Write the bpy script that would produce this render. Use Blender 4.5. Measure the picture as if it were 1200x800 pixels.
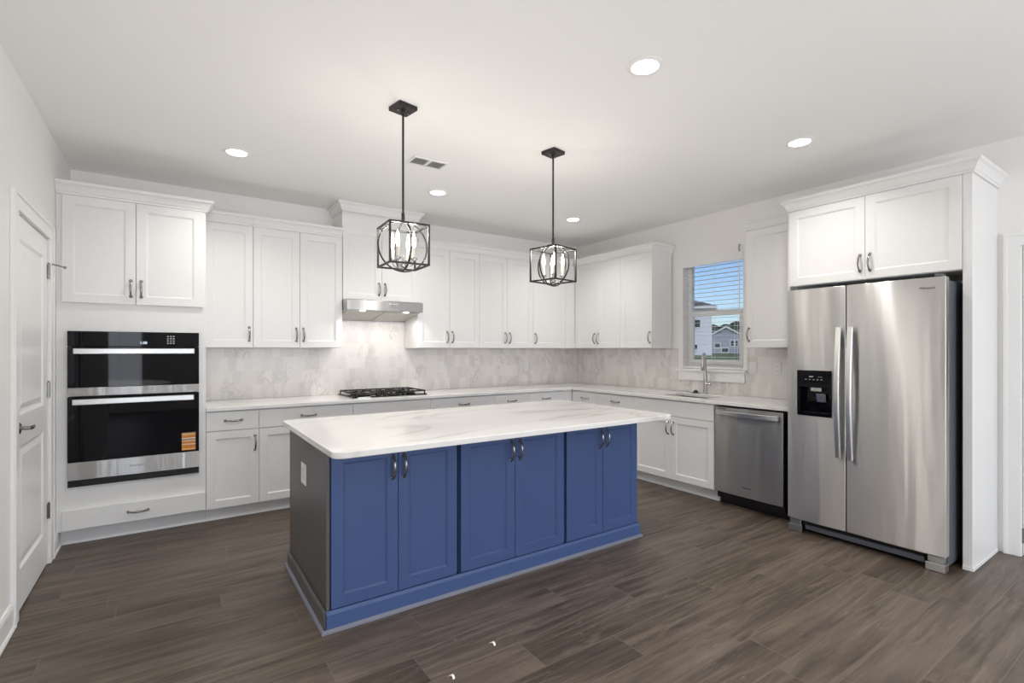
import bpy, bmesh, math, random
from math import sin, cos, pi, radians
from mathutils import Vector, Matrix

random.seed(7)
for o in list(bpy.data.objects):
    bpy.data.objects.remove(o)
S = bpy.context.scene
COL = S.collection

# ------------------------------------------------------------------ camera
EYE = 1.37
F_PX, YAW, HORIZON = 584.0, radians(34.4), 409.4
cam_d = bpy.data.cameras.new('camera')
cam_d.sensor_width = 36.0
cam_d.lens = F_PX / 1200 * 36.0
cam_d.shift_y = (HORIZON - 400) / 1200
cam_d.clip_start = 0.05
cam_d.clip_end = 400
cam = bpy.data.objects.new('camera', cam_d)
cam.location = (0, 0, EYE)
cam.rotation_euler = (pi / 2, 0, -YAW)
COL.objects.link(cam)
S.camera = cam

# ------------------------------------------------------------------ colour, world, lights
S.view_settings.view_transform = 'Standard'
S.view_settings.look = 'None'
S.view_settings.gamma = 1
S.view_settings.use_curve_mapping = False
S.view_settings.exposure = -0.08

W_RECESSED = 6.2      # each recessed ceiling lamp
W_BULB = 1.4          # each candle bulb
W_HOOD = 0.68         # each hood lamp
W_BOUNCE = 85.0       # both added lamps aimed up at the ceiling
W_WASH = 12.0  # added unseen lamp facing the ceiling over the kitchen
W_DAY = 19.0           # added daylight lamps, per square metre of the rear windows
SKY = 0.135

world = bpy.data.worlds.new('World')
S.world = world
world.use_nodes = True
wn = world.node_tree
sky = wn.nodes.new('ShaderNodeTexSky')
sky.sky_type = 'NISHITA'
sky.sun_disc = False
sky.sun_elevation = radians(38)
sky.sun_rotation = radians(200)
sky.air_density = 1.0
sky.dust_density = 0.6
sky.ozone_density = 2.0
tint = wn.nodes.new('ShaderNodeMix')
tint.data_type = 'RGBA'
tint.blend_type = 'MULTIPLY'
tint.inputs[0].default_value = 1
tint.inputs[7].default_value = (.80, .92, 1.12, 1)
wn.links.new(sky.outputs[0], tint.inputs[6])
wn.links.new(tint.outputs[2], wn.nodes['Background'].inputs[0])
wn.nodes['Background'].inputs[1].default_value = SKY


def lamp(name, kind, loc, energy, color=(1, 1, 1), rot=(0, 0, 0), parent=None, **kw):
    d = bpy.data.lights.new(name, kind)
    d.energy = energy
    d.color = color
    for k, v in kw.items():
        setattr(d, k, v)
    o = bpy.data.objects.new(name, d)
    o.location = loc
    o.rotation_euler = rot
    COL.objects.link(o)
    if parent:
        o.parent = parent
    return o


# added unseen lamps aimed up: two behind the camera, one wide over the kitchen
for bx, by in ((-1.3, -1.5), (2.6, -2.4)):
    lamp('bounce_light', 'AREA', (bx, by, .8), W_BOUNCE / 2, (1, .975, .945), (pi, 0, 0), shape='DISK', size=2.6)
lamp('ceiling_wash', 'AREA', (1.5, 1.6, 1.5), W_WASH, (1, .975, .945), (pi, 0, 0), shape='RECTANGLE', size=3.3, size_y=4.6)
S.cycles.max_bounces = 16
S.cycles.diffuse_bounces = 10
for wx, ww_, wz, wh in ((-.925, .8, 1.32, 1.7), (1.625, 1.35, 1.1, 2.0), (3.35, 1.6, 1.32, 1.7)):  # area lamps added just inside the rear windows to boost their daylight
    lamp('window_daylight', 'AREA', (wx, -4.56, wz), W_DAY * ww_ * wh, (.80, .88, 1), (pi / 2, 0, 0), shape='RECTANGLE', size=ww_, size_y=wh)
sun = lamp('sun', 'SUN', (0, 0, 30), 1.4, (1, .96, .9), (radians(52), 0, radians(-60)), angle=radians(1))

# ------------------------------------------------------------------ materials
MATS = {}


def nt(name):
    m = bpy.data.materials.new(name)
    m.use_nodes = True
    t = m.node_tree
    b = t.nodes['Principled BSDF']
    MATS[name] = m
    return m, t, b


def plain(name, col, rough=.5, metal=0., bump=0., bscale=60., coat=0., spec=None):
    m, t, b = nt(name)
    b.inputs['Roughness'].default_value = rough
    b.inputs['Metallic'].default_value = metal
    b.inputs['Coat Weight'].default_value = coat
    if spec is not None:
        b.inputs['Specular IOR Level'].default_value = spec
    tc = t.nodes.new('ShaderNodeTexCoord')
    n = t.nodes.new('ShaderNodeTexNoise')
    n.inputs['Scale'].default_value = bscale
    n.inputs['Detail'].default_value = 4
    t.links.new(tc.outputs['Object'], n.inputs['Vector'])
    r = t.nodes.new('ShaderNodeMapRange')
    r.inputs['To Min'].default_value = .97
    r.inputs['To Max'].default_value = 1.03
    t.links.new(n.outputs['Fac'], r.inputs['Value'])
    mx = t.nodes.new('ShaderNodeVectorMath')
    mx.operation = 'SCALE'
    mx.inputs[0].default_value = col
    t.links.new(r.outputs[0], mx.inputs['Scale'])
    t.links.new(mx.outputs[0], b.inputs['Base Color'])
    if bump:
        bp = t.nodes.new('ShaderNodeBump')
        bp.inputs['Strength'].default_value = bump
        bp.inputs['Distance'].default_value = .002
        t.links.new(n.outputs['Fac'], bp.inputs['Height'])
        t.links.new(bp.outputs[0], b.inputs['Normal'])
    return m


def emit(name, col, strength):
    m, t, b = nt(name)
    b.inputs['Base Color'].default_value = (.9, .9, .9, 1)
    b.inputs['Emission Color'].default_value = (*col, 1)
    b.inputs['Emission Strength'].default_value = strength
    return m


M = {}
M['wall'] = plain('wall_paint', (.90, .89, .875), .7, bump=.08, bscale=220)
M['ceil'] = plain('ceiling_paint', (.93, .925, .915), .85, bump=.1, bscale=180)
M['white'] = plain('white_cabinet_paint', (.83, .825, .815), .38)
M['trim'] = plain('white_trim_paint', (.90, .90, .89), .35)
M['blue'] = plain('blue_cabinet_paint', (.062, .106, .255), .42, spec=.4)
M['charcoal'] = plain('charcoal_panel', (.098, .095, .096), .36)  # island blue with the left side's shade painted in as grey
M['bluegrey'] = plain('blue_grey_shoe_paint', (.19, .20, .25), .4)
M['nickel'] = plain('dark_brushed_nickel', (.34, .33, .32), .22, 1.0)
M['sink'] = plain('sink_steel', (.22, .215, .21), .45, .8)
M['chrome'] = plain('satin_nickel', (.55, .54, .52), .25, 1.0)
M['black_metal'] = plain('black_metal', (.012, .011, .010), .45)
M['black'] = plain('black_plastic', (.012, .012, .013), .35)
M['iron'] = plain('cast_iron', (.016, .016, .016), .55, bump=.3, bscale=300)
M['gloss_black'] = plain('black_glass', (.003, .003, .005), .03, spec=.2)
M['dark_side'] = plain('fridge_side_paint', (.11, .12, .14), .42, .2)
M['plate'] = plain('white_plastic', (.80, .80, .80), .3)
M['slot'] = plain('grey_slot', (.50, .49, .48), .5)
M['blind'] = plain('blind_vinyl', (.90, .90, .92), .4)
M['house_white'] = plain('house_white', (.72, .72, .75), .7)
M['house_grey'] = plain('house_grey', (.23, .25, .28), .7)
M['roof'] = plain('roof_shingle', (.13, .12, .12), .85, bump=.4, bscale=4)
M['house_trim'] = plain('house_trim', (.75, .75, .77), .6)
M['house_glass'] = plain('house_window', (.03, .04, .05), .15)
M['lawn'] = plain('lawn_grass', (.12, .17, .055), .9, bump=.5, bscale=3)
M['leaf'] = plain('tree_leaf', (.04, .055, .03), .9, bump=.5, bscale=2)
M['bark'] = plain('bark', (.09, .06, .04), .9)
M['asphalt'] = plain('asphalt', (.11, .11, .12), .9)
M['candle'] = plain('ivory_sleeve', (.80, .76, .66), .4)
M['paper'] = plain('paper_scrap', (.85, .84, .80), .8)
M['mark'] = plain('grey_print', (.38, .39, .41), .4)
M['logo'] = plain('logo_grey', (.09, .09, .10), .3, .6)
M['lens'] = emit('lamp_lens', (1, .98, .95), 7.0)
M['bulb'] = emit('candle_bulb', (1, .95, .85), 9.0)
M['hoodlens'] = emit('hood_lens', (1, .97, .9), 6.0)
M['digits'] = emit('clock_digits', (.6, .75, 1), .9)


def mathn(t, op, a, b=None, c=None):
    n = t.nodes.new('ShaderNodeMath')
    n.operation = op
    for i, v in enumerate((a, b, c)):
        if v is None:
            continue
        if isinstance(v, (int, float)):
            n.inputs[i].default_value = v
        else:
            t.links.new(v, n.inputs[i])
    return n.outputs[0]


def mixc(t, fac, a, b, mode='MIX'):
    n = t.nodes.new('ShaderNodeMix')
    n.data_type = 'RGBA'
    n.blend_type = mode
    for idx, v in ((0, fac), (6, a), (7, b)):
        if isinstance(v, (int, float)):
            n.inputs[idx].default_value = v
        elif isinstance(v, tuple):
            n.inputs[idx].default_value = (*v, 1)
        else:
            t.links.new(v, n.inputs[idx])
    return n.outputs[2]


def noise(t, vec, scale, detail=4, rough=.5, dist=0.):
    n = t.nodes.new('ShaderNodeTexNoise')
    n.inputs['Scale'].default_value = scale
    n.inputs['Detail'].default_value = detail
    n.inputs['Roughness'].default_value = rough
    n.inputs['Distortion'].default_value = dist
    t.links.new(vec, n.inputs['Vector'])
    return n.outputs['Fac']


def mapping(t, vec, scale=(1, 1, 1), rot=(0, 0, 0), loc=(0, 0, 0)):
    n = t.nodes.new('ShaderNodeMapping')
    n.inputs['Scale'].default_value = scale
    n.inputs['Rotation'].default_value = rot
    n.inputs['Location'].default_value = loc
    t.links.new(vec, n.inputs['Vector'])
    return n.outputs[0]


def ramp(t, fac, stops):
    n = t.nodes.new('ShaderNodeValToRGB')
    e = n.color_ramp.elements
    while len(e) < len(stops):
        e.new(.5)
    for el, (p, c) in zip(e, stops):
        el.position = p
        el.color = (*c, 1) if isinstance(c, tuple) else (c, c, c, 1)
    t.links.new(fac, n.inputs[0])
    return n.outputs[0]


def geo_pos(t):
    return t.nodes.new('ShaderNodeNewGeometry').outputs['Position']


def sep(t, v):
    n = t.nodes.new('ShaderNodeSeparateXYZ')
    t.links.new(v, n.inputs[0])
    return n.outputs


def comb(t, x, y, z=0.):
    n = t.nodes.new('ShaderNodeCombineXYZ')
    for i, v in enumerate((x, y, z)):
        if isinstance(v, (int, float)):
            n.inputs[i].default_value = v
        else:
            t.links.new(v, n.inputs[i])
    return n.outputs[0]


def make_quartz(name, seed, strength):
    m, t, b = nt(name)
    p = geo_pos(t)
    v = mapping(t, p, (.55, 1.5, 1), (0, 0, radians(20)), (seed, seed * .7, 0))
    n1 = noise(t, v, 1.05, 5, .5, .9)
    d = mathn(t, 'ABSOLUTE', mathn(t, 'SUBTRACT', n1, .5))
    vein = ramp(t, d, [(0, 1.0), (.008, .75), (.022, .16), (.06, 0.0)])
    n2 = noise(t, mapping(t, p, (1, 1, 1), (0, 0, 0), (seed * 2, 3, 0)), 1.3, 2)
    gate = ramp(t, n2, [(.42, 0.0), (.58, 1.0)])
    fac = mathn(t, 'MULTIPLY', mathn(t, 'MULTIPLY', vein, gate), strength)
    soft = noise(t, v, 2.2, 3)
    base = mixc(t, soft, (.86, .855, .84), (.80, .79, .775))
    c = mixc(t, fac, base, (.42, .39, .35))
    t.links.new(c, b.inputs['Base Color'])
    b.inputs['Roughness'].default_value = .09
    return m


M['quartz'] = make_quartz('island_quartz', 3.1, .42)
M['quartz2'] = make_quartz('perimeter_quartz', 8.4, .3)


def make_tile(name, axis):
    m, t, b = nt(name)
    x, y, z = sep(t, geo_pos(t))
    u = x if axis == 'x' else y
    vec = comb(t, u, mathn(t, 'SUBTRACT', z, .918), 0)
    br = t.nodes.new('ShaderNodeTexBrick')
    br.offset = .5
    br.inputs['Scale'].default_value = 1
    br.inputs['Brick Width'].default_value = .066
    br.inputs['Row Height'].default_value = .128
    br.inputs['Mortar Size'].default_value = .0014
    br.inputs['Mortar Smooth'].default_value = .1
    br.inputs['Bias'].default_value = -.25
    br.inputs['Color1'].default_value = (.81, .775, .752, 1)
    br.inputs['Color2'].default_value = (.64, .612, .592, 1)
    br.inputs['Mortar'].default_value = (.77, .74, .715, 1)
    t.links.new(vec, br.inputs['Vector'])
    # marbling: each tile gets its own vein drift because the noise is offset by the tile's grey
    off = sep(t, br.outputs['Color'])[0] if False else br.outputs['Fac']
    n1 = noise(t, mapping(t, geo_pos(t), (7, 7, 5), (.5, .3, .4)), 1.0, 5, .6, 1.3)
    d = mathn(t, 'ABSOLUTE', mathn(t, 'SUBTRACT', n1, .5))
    vein = ramp(t, d, [(0, .55), (.02, .3), (.06, 0.0)])
    n2 = noise(t, geo_pos(t), 4.5, 2)
    gate = ramp(t, n2, [(.48, 0.0), (.64, 1.0)])
    c = mixc(t, mathn(t, 'MULTIPLY', vein, gate), br.outputs['Color'], (.33, .315, .29))
    cl = noise(t, geo_pos(t), 9, 4)
    c = mixc(t, mathn(t, 'MULTIPLY', cl, .35), c, (.82, .79, .765))
    t.links.new(c, b.inputs['Base Color'])
    b.inputs['Roughness'].default_value = .3
    bp = t.nodes.new('ShaderNodeBump')
    bp.inputs['Strength'].default_value = .25
    bp.inputs['Distance'].default_value = .001
    bp.invert = True
    t.links.new(br.outputs['Fac'], bp.inputs['Height'])
    t.links.new(bp.outputs[0], b.inputs['Normal'])
    return m


M['tile_x'] = make_tile('marble_tile_back', 'x')
M['tile_y'] = make_tile('marble_tile_right', 'y')


def make_floor():
    m, t, b = nt('dark_plank_floor')
    x, y, z = sep(t, geo_pos(t))
    yo_ = mathn(t, 'SUBTRACT', y, 1.127 - 40 * .19)
    wn_ = t.nodes.new('ShaderNodeTexWhiteNoise')
    wn_.noise_dimensions = '1D'
    t.links.new(mathn(t, 'FLOOR', mathn(t, 'DIVIDE', yo_, .19)), wn_.inputs['W'])
    vec = comb(t, mathn(t, 'ADD', x, mathn(t, 'ADD', mathn(t, 'MULTIPLY', wn_.outputs['Value'], 1.22), 12.2)), yo_, 0)
    br = t.nodes.new('ShaderNodeTexBrick')
    br.offset = 0
    br.offset_frequency = 2
    br.inputs['Scale'].default_value = 1
    br.inputs['Brick Width'].default_value = 1.22
    br.inputs['Row Height'].default_value = .19
    br.inputs['Mortar Size'].default_value = .0016
    br.inputs['Mortar Smooth'].default_value = .3
    br.inputs['Bias'].default_value = 0
    br.inputs['Color1'].default_value = (0, 0, 0, 1)
    br.inputs['Color2'].default_value = (1, 1, 1, 1)
    br.inputs['Mortar'].default_value = (.5, .5, .5, 1)
    t.links.new(vec, br.inputs['Vector'])
    tone = sep(t, br.outputs['Color'])[0]
    shift = mathn(t, 'MULTIPLY', tone, 37.0)
    gv = comb(t, mathn(t, 'ADD', mathn(t, 'MULTIPLY', x, 1.1), shift), mathn(t, 'ADD', mathn(t, 'MULTIPLY', y, 15.0), shift), shift)
    g1 = noise(t, gv, 1.6, 7, .6, .5)
    gv2 = comb(t, mathn(t, 'ADD', mathn(t, 'MULTIPLY', x, 3.0), shift), mathn(t, 'MULTIPLY', y, 90.0), shift)
    g2 = noise(t, gv2, 1.8, 5, .7, .2)
    gv3 = comb(t, mathn(t, 'ADD', mathn(t, 'MULTIPLY', x, .8), shift), mathn(t, 'MULTIPLY', y, 3.0), shift)
    g3 = noise(t, gv3, 1.5, 3, .5, .4)
    base = mixc(t, tone, (.098, .072, .050), (.144, .111, .083))
    c = mixc(t, ramp(t, g1, [(.34, 0.0), (.66, 1.0)]), base, (.050, .035, .025))
    c = mixc(t, mathn(t, 'MULTIPLY', ramp(t, g3, [(.45, 0.0), (.75, 1.0)]), .55), c, (.20, .158, .127))
    c = mixc(t, mathn(t, 'MULTIPLY', ramp(t, g2, [(.60, 0.0), (.78, 1.0)]), .5), c, (.30, .25, .21))
    # short pale flecks and dark pores along the grain
    fv = comb(t, mathn(t, 'ADD', mathn(t, 'MULTIPLY', x, 16.0), shift), mathn(t, 'MULTIPLY', y, 130.0), shift)
    f1 = noise(t, fv, 1.0, 3, .6, .3)
    zone = noise(t, gv3, 2.6, 3, .5, .6)
    c = mixc(t, mathn(t, 'MULTIPLY', ramp(t, f1, [(.60, 0.0), (.72, .5)]), ramp(t, zone, [(.48, 0.0), (.62, 1.0)])), c, (.33, .28, .23))
    c = mixc(t, mathn(t, 'MULTIPLY', ramp(t, f1, [(.28, .6), (.42, 0.0)]), ramp(t, zone, [(.36, 1.0), (.55, .25)])), c, (.035, .025, .018))
    # cathedral figure: warped rings squeezed across the plank
    wv = t.nodes.new('ShaderNodeTexWave')
    wv.wave_type = 'BANDS'
    wv.bands_direction = 'Y'
    wv.inputs['Scale'].default_value = 1.0
    wv.inputs['Distortion'].default_value = 14.0
    wv.inputs['Detail'].default_value = 3.0
    wv.inputs['Detail Scale'].default_value = .8
    t.links.new(comb(t, mathn(t, 'ADD', mathn(t, 'MULTIPLY', x, 1.6), shift), mathn(t, 'ADD', mathn(t, 'MULTIPLY', y, 6.0), shift), shift), wv.inputs['Vector'])
    c = mixc(t, mathn(t, 'MULTIPLY', ramp(t, wv.outputs['Fac'], [(.72, 0.0), (.95, .26)]), ramp(t, zone, [(.45, 0.0), (.6, 1.0)])), c, (.25, .205, .165))
    c = mixc(t, mathn(t, 'MULTIPLY', br.outputs['Fac'], .5), c, (.24, .20, .17))
    t.links.new(c, b.inputs['Base Color'])
    r = t.nodes.new('ShaderNodeMapRange')
    r.inputs['To Min'].default_value = .34
    r.inputs['To Max'].default_value = .52
    t.links.new(g1, r.inputs['Value'])
    t.links.new(r.outputs[0], b.inputs['Roughness'])
    b.inputs['Specular IOR Level'].default_value = .5
    hgt = mathn(t, 'SUBTRACT', mathn(t, 'ADD', mathn(t, 'MULTIPLY', g2, .5), mathn(t, 'MULTIPLY', g1, .5)), br.outputs['Fac'])
    bp = t.nodes.new('ShaderNodeBump')
    bp.inputs['Strength'].default_value = .18
    bp.inputs['Distance'].default_value = .002
    t.links.new(hgt, bp.inputs['Height'])
    t.links.new(bp.outputs[0], b.inputs['Normal'])
    return m


M['floor'] = make_floor()


def make_steel(name, col, rough, aniso=.8, wave=.35, horizontal=True):
    m, t, b = nt(name)
    b.inputs['Metallic'].default_value = 1
    b.inputs['Anisotropic'].default_value = aniso
    b.inputs['Anisotropic Rotation'].default_value = .25 if horizontal else 0
    tg = t.nodes.new('ShaderNodeTangent')
    tg.direction_type = 'RADIAL'
    tg.axis = 'Z'
    t.links.new(tg.outputs[0], b.inputs['Tangent'])
    p = t.nodes.new('ShaderNodeTexCoord').outputs['Object']
    br = noise(t, mapping(t, p, (3, 3, 380)), 1.0, 3)
    c = mixc(t, br, tuple(v * .93 for v in col), tuple(min(1, v * 1.05) for v in col))
    t.links.new(c, b.inputs['Base Color'])
    b.inputs['Roughness'].default_value = rough
    w = noise(t, mapping(t, p, (7, 7, .6)), 1.0, 2, .5, .3)
    bp = t.nodes.new('ShaderNodeBump')
    bp.inputs['Strength'].default_value = wave
    bp.inputs['Distance'].default_value = .02
    t.links.new(w, bp.inputs['Height'])
    t.links.new(bp.outputs[0], b.inputs['Normal'])
    return m


M['steel'] = make_steel('brushed_steel', (.74, .73, .71), .35, 1.0)
M['steel_dark'] = make_steel('brushed_steel_dark', (.50, .495, .49), .31, 1.0)
M['steel_bar'] = make_steel('satin_steel_bar', (.70, .70, .69), .30, .4, 0.0)
M['mesh'] = plain('hood_filter', (.55, .53, .50), .45, .8, bump=.6, bscale=260)


def make_glass():
    m, t, b = nt('window_glass')
    for n in list(t.nodes):
        if n.type == 'BSDF_PRINCIPLED':
            t.nodes.remove(n)
    tr = t.nodes.new('ShaderNodeBsdfTransparent')
    gl = t.nodes.new('ShaderNodeBsdfGlossy')
    gl.inputs['Roughness'].default_value = .02
    fr = t.nodes.new('ShaderNodeFresnel')
    fr.inputs[0].default_value = 1.45
    mx = t.nodes.new('ShaderNodeMixShader')
    t.links.new(fr.outputs[0], mx.inputs[0])
    t.links.new(tr.outputs[0], mx.inputs[1])
    t.links.new(gl.outputs[0], mx.inputs[2])
    t.links.new(mx.outputs[0], t.nodes['Material Output'].inputs[0])
    return m


M['glass'] = make_glass()


def make_siding(name, col, pitch):
    m, t, b = nt(name)
    z = sep(t, geo_pos(t))[2]
    s = mathn(t, 'FRACT', mathn(t, 'DIVIDE', z, pitch))
    c = mixc(t, ramp(t, s, [(0, 1.0), (.12, 0.0)]), col, tuple(v * .72 for v in col))
    t.links.new(c, b.inputs['Base Color'])
    b.inputs['Roughness'].default_value = .7
    return m


M['siding_white'] = make_siding('white_siding', (.74, .74, .78), .22)
M['siding_grey'] = make_siding('grey_siding', (.34, .36, .41), .22)


def make_label():
    m, t, b = nt('energy_label')
    co = t.nodes.new('ShaderNodeTexCoord').outputs['Generated']
    z = sep(t, co)[2]
    c = ramp(t, z, [(0, (.85, .42, .12)), (.10, (.60, .22, .03)), (.30, (.80, .60, .42)), (.36, (.62, .22, .02)),
                    (.50, (.80, .55, .40)), (.56, (.28, .17, .12)), (.64, (.85, .72, .62)), (.70, (.62, .24, .03)),
                    (.86, (.85, .50, .20)), (.93, (.45, .30, .20))])
    c.node.color_ramp.interpolation = 'CONSTANT'
    t.links.new(c, b.inputs['Base Color'])
    b.inputs['Roughness'].default_value = .5
    return m


M['label'] = make_label()


# ------------------------------------------------------------------ mesh helpers
class MB:
    def __init__(self):
        self.v = []
        self.f = []

    def add(self, vs, fs):
        k = len(self.v)
        self.v += [tuple(p) for p in vs]
        self.f += [tuple(i + k for i in f) for f in fs]
        return self

    def box(self, x0, x1, y0, y1, z0, z1):
        vs = [(x, y, z) for z in (z0, z1) for y in (y0, y1) for x in (x0, x1)]
        return self.add(vs, [(0, 2, 3, 1), (4, 5, 7, 6), (0, 1, 5, 4), (2, 6, 7, 3), (0, 4, 6, 2), (1, 3, 7, 5)])

    def prism(self, poly, a0, a1, axis):
        """poly: 2-D outline; axis 'x' -> (y,z), 'y' -> (x,z), 'z' -> (x,y)"""
        def P(p, a):
            return {'x': (a, p[0], p[1]), 'y': (p[0], a, p[1]), 'z': (p[0], p[1], a)}[axis]
        n = len(poly)
        vs = [P(p, a0) for p in poly] + [P(p, a1) for p in poly]
        fs = [tuple(range(n)), tuple(range(2 * n - 1, n - 1, -1))]
        fs += [(i, i + n, (i + 1) % n + n, (i + 1) % n) for i in range(n)]
        return self.add(vs, fs)

    def slab(self, xs, ys, inside, c0, c1, axis='z'):
        """cells of the grid xs * ys for which inside(i, j) holds, extruded c0..c1 along axis, verts shared"""
        def P(a, b, c):
            return {'z': (a, b, c), 'y': (a, c, b), 'x': (c, a, b)}[axis]
        idx = {}
        vs, fs = [], []

        def V(i, j, k):
            key = (i, j, k)
            if key not in idx:
                idx[key] = len(vs)
                vs.append(P(xs[i], ys[j], (c0, c1)[k]))
            return idx[key]
        nx, ny = len(xs) - 1, len(ys) - 1
        ok = lambda i, j: 0 <= i < nx and 0 <= j < ny and inside(i, j)
        for i in range(nx):
            for j in range(ny):
                if not ok(i, j):
                    continue
                for k in (0, 1):
                    fs.append((V(i, j, k), V(i + 1, j, k), V(i + 1, j + 1, k), V(i, j + 1, k)))
                for (a, b, di, dj) in (((i, j), (i + 1, j), 0, -1), ((i + 1, j), (i + 1, j + 1), 1, 0),
                                       ((i + 1, j + 1), (i, j + 1), 0, 1), ((i, j + 1), (i, j), -1, 0)):
                    if not ok(i + di, j + dj):
                        fs.append((V(*a, 0), V(*b, 0), V(*b, 1), V(*a, 1)))
        return self.add(vs, fs)

    def ring(self, c, n, r, N):
        pass

    def tube(self, path, radii, N=10, ell=1.0, side=None, closed=False, caps=True):
        """swept ellipse; radii scalar or list; ell scales the second axis; side = preferred first axis"""
        pts = [Vector(p) for p in path]
        n = len(pts)
        if not isinstance(radii, (list, tuple)):
            radii = [radii] * n
        vs, fs = [], []
        for i, p in enumerate(pts):
            if closed:
                d = (pts[(i + 1) % n] - pts[i - 1]).normalized()
            else:
                d = (pts[min(i + 1, n - 1)] - pts[max(i - 1, 0)]).normalized()
            ref = Vector(side) if side else (Vector((0, 0, 1)) if abs(d.z) < .9 else Vector((1, 0, 0)))
            a = (ref - d * ref.dot(d)).normalized()
            b = d.cross(a)
            for k in range(N):
                th = 2 * pi * (k + .5) / N
                vs.append(p + a * (cos(th) * radii[i]) + b * (sin(th) * radii[i] * ell))
        m = n if closed else n - 1
        for i in range(m):
            for k in range(N):
                j = (i + 1) % n
                fs.append((i * N + k, i * N + (k + 1) % N, j * N + (k + 1) % N, j * N + k))
        if caps and not closed:
            fs.append(tuple(range(N - 1, -1, -1)))
            fs.append(tuple((n - 1) * N + k for k in range(N)))
        return self.add(vs, fs)

    def lathe(self, prof, c=(0, 0, 0), axis='z', N=24, flip=1):
        vs, fs = [], []
        for (r, h) in prof:
            for k in range(N):
                th = 2 * pi * k / N
                a, b, h2 = r * cos(th), r * sin(th), h * flip
                p = {'z': (a, b, h2), 'x': (h2, a, b), 'y': (a, h2, b)}[axis]
                vs.append((p[0] + c[0], p[1] + c[1], p[2] + c[2]))
        n = len(prof)
        for i in range(n - 1):
            for k in range(N):
                fs.append((i * N + k, i * N + (k + 1) % N, (i + 1) * N + (k + 1) % N, (i + 1) * N + k))
        fs.append(tuple(range(N - 1, -1, -1)))
        fs.append(tuple((n - 1) * N + k for k in range(N)))
        return self.add(vs, fs)

    def sweep(self, path, prof, z0=0., closed=False):
        """mitred moulding. path: plan points (outside is to the right of travel); prof: closed list of (out, up)"""
        P = [Vector(p) for p in path]
        n = len(P)
        nr = []
        for i in range(n if closed else n - 1):
            d = (P[(i + 1) % n] - P[i]).normalized()
            nr.append(Vector((d.y, -d.x)))
        vs = []
        for i in range(n):
            if closed:
                a, b = nr[i - 1], nr[i]
            else:
                a, b = nr[max(i - 1, 0)], nr[min(i, n - 2)]
            m = (a + b)
            m = m / max(1e-6, (1 + a.dot(b)))
            for (o, u) in prof:
                q = P[i] + m * o
                vs.append((q.x, q.y, z0 + u))
        k = len(prof)
        fs = []
        for i in range(n if closed else n - 1):
            j = (i + 1) % n
            for a in range(k):
                b = (a + 1) % k
                fs.append((i * k + a, i * k + b, j * k + b, j * k + a))
        if not closed:
            fs.append(tuple(range(k)))
            fs.append(tuple((n - 1) * k + a for a in range(k - 1, -1, -1)))
        return self.add(vs, fs)

    def build(self, name, mat, parent=None, bevel=0., seg=2, smooth=False, loc=None):
        me = bpy.data.meshes.new(name)
        me.from_pydata(self.v, [], self.f)
        bm = bmesh.new()
        bm.from_mesh(me)
        bmesh.ops.recalc_face_normals(bm, faces=bm.faces)
        bm.to_mesh(me)
        bm.free()
        me.materials.append(mat)
        if smooth:
            me.polygons.foreach_set('use_smooth', [True] * len(me.polygons))
            try:
                me.set_sharp_from_angle(angle=radians(40))
            except Exception:
                pass
        o = bpy.data.objects.new(name, me)
        COL.objects.link(o)
        if parent:
            o.parent = parent
        if loc:
            o.location = loc
        if bevel:
            b = o.modifiers.new('bevel', 'BEVEL')
            b.width = bevel
            b.segments = seg
            b.limit_method = 'ANGLE'
            b.angle_limit = radians(40)
        return o


def tag(o, label=None, cat=None, group=None, kind=None):
    if label:
        o['label'] = label
    if cat:
        o['category'] = cat
    if group:
        o['group'] = group
    if kind:
        o['kind'] = kind
    return o


def thing(name, label, cat, loc=(0, 0, 0), rz=0., group=None):
    o = bpy.data.objects.new(name, None)
    o.empty_display_size = .1
    o.location = loc
    o.rotation_euler = (0, 0, rz)
    COL.objects.link(o)
    return tag(o, label, cat, group)


def struct(name, mb, mat, bevel=0., parent=None, smooth=False):
    o = mb.build(name, mat, parent, bevel, smooth=smooth)
    if parent is None:
        o['kind'] = 'structure'
    return o


def text_mesh(body, size, mat, parent, name, loc, rot, extrude=.0004):
    cu = bpy.data.curves.new(name, 'FONT')
    cu.body = body
    cu.size = size
    cu.extrude = extrude
    cu.align_x = 'CENTER'
    cu.align_y = 'CENTER'
    tmp = bpy.data.objects.new(name + '_tmp', cu)
    COL.objects.link(tmp)
    dg = bpy.context.evaluated_depsgraph_get()
    me = bpy.data.meshes.new_from_object(tmp.evaluated_get(dg))
    bpy.data.objects.remove(tmp)
    me.materials.clear()
    me.materials.append(mat)
    o = bpy.data.objects.new(name, me)
    o.parent = parent
    o.location = loc
    o.rotation_euler = rot
    COL.objects.link(o)
    return o


R_BACK, R_RIGHT = 0.0, -pi / 2      # yaw of things on the back wall / on the right wall

# ------------------------------------------------------------------ room shell
XL, XR, YB, YR, XLL, ZC = -.65, 4.65, 5.195, -4.6, -3.2, 2.785
YCORN = 1.0                          # where the left wall ends and the room widens behind the camera
T = .15

struct('floor', MB().box(XLL - T, XR + T, YR - T, YB + T, -.08, 0), M['floor'])
struct('ceiling', MB().box(XLL - T, XR + T, YR - T, YB + T, ZC, ZC + .1), M['ceil'])
struct('wall_back', MB().box(XL - T, XR + T, YB, YB + T, 0, ZC), M['wall'])

# left wall with door opening
DY0, DY1, DZ = 3.487, 4.307, 2.075
struct('wall_left', MB().slab([YCORN, DY0, DY1, YB], [0, DZ, ZC], lambda i, j: not (i == 1 and j == 0), XL - T, XL, 'x'), M['wall'])
struct('wall_left_return', MB().box(XLL, XL - T, YCORN, YCORN + T, 0, ZC), M['wall'])
struct('wall_left_far', MB().box(XLL - T, XLL, YR, YCORN + T, 0, ZC), M['wall'])

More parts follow.
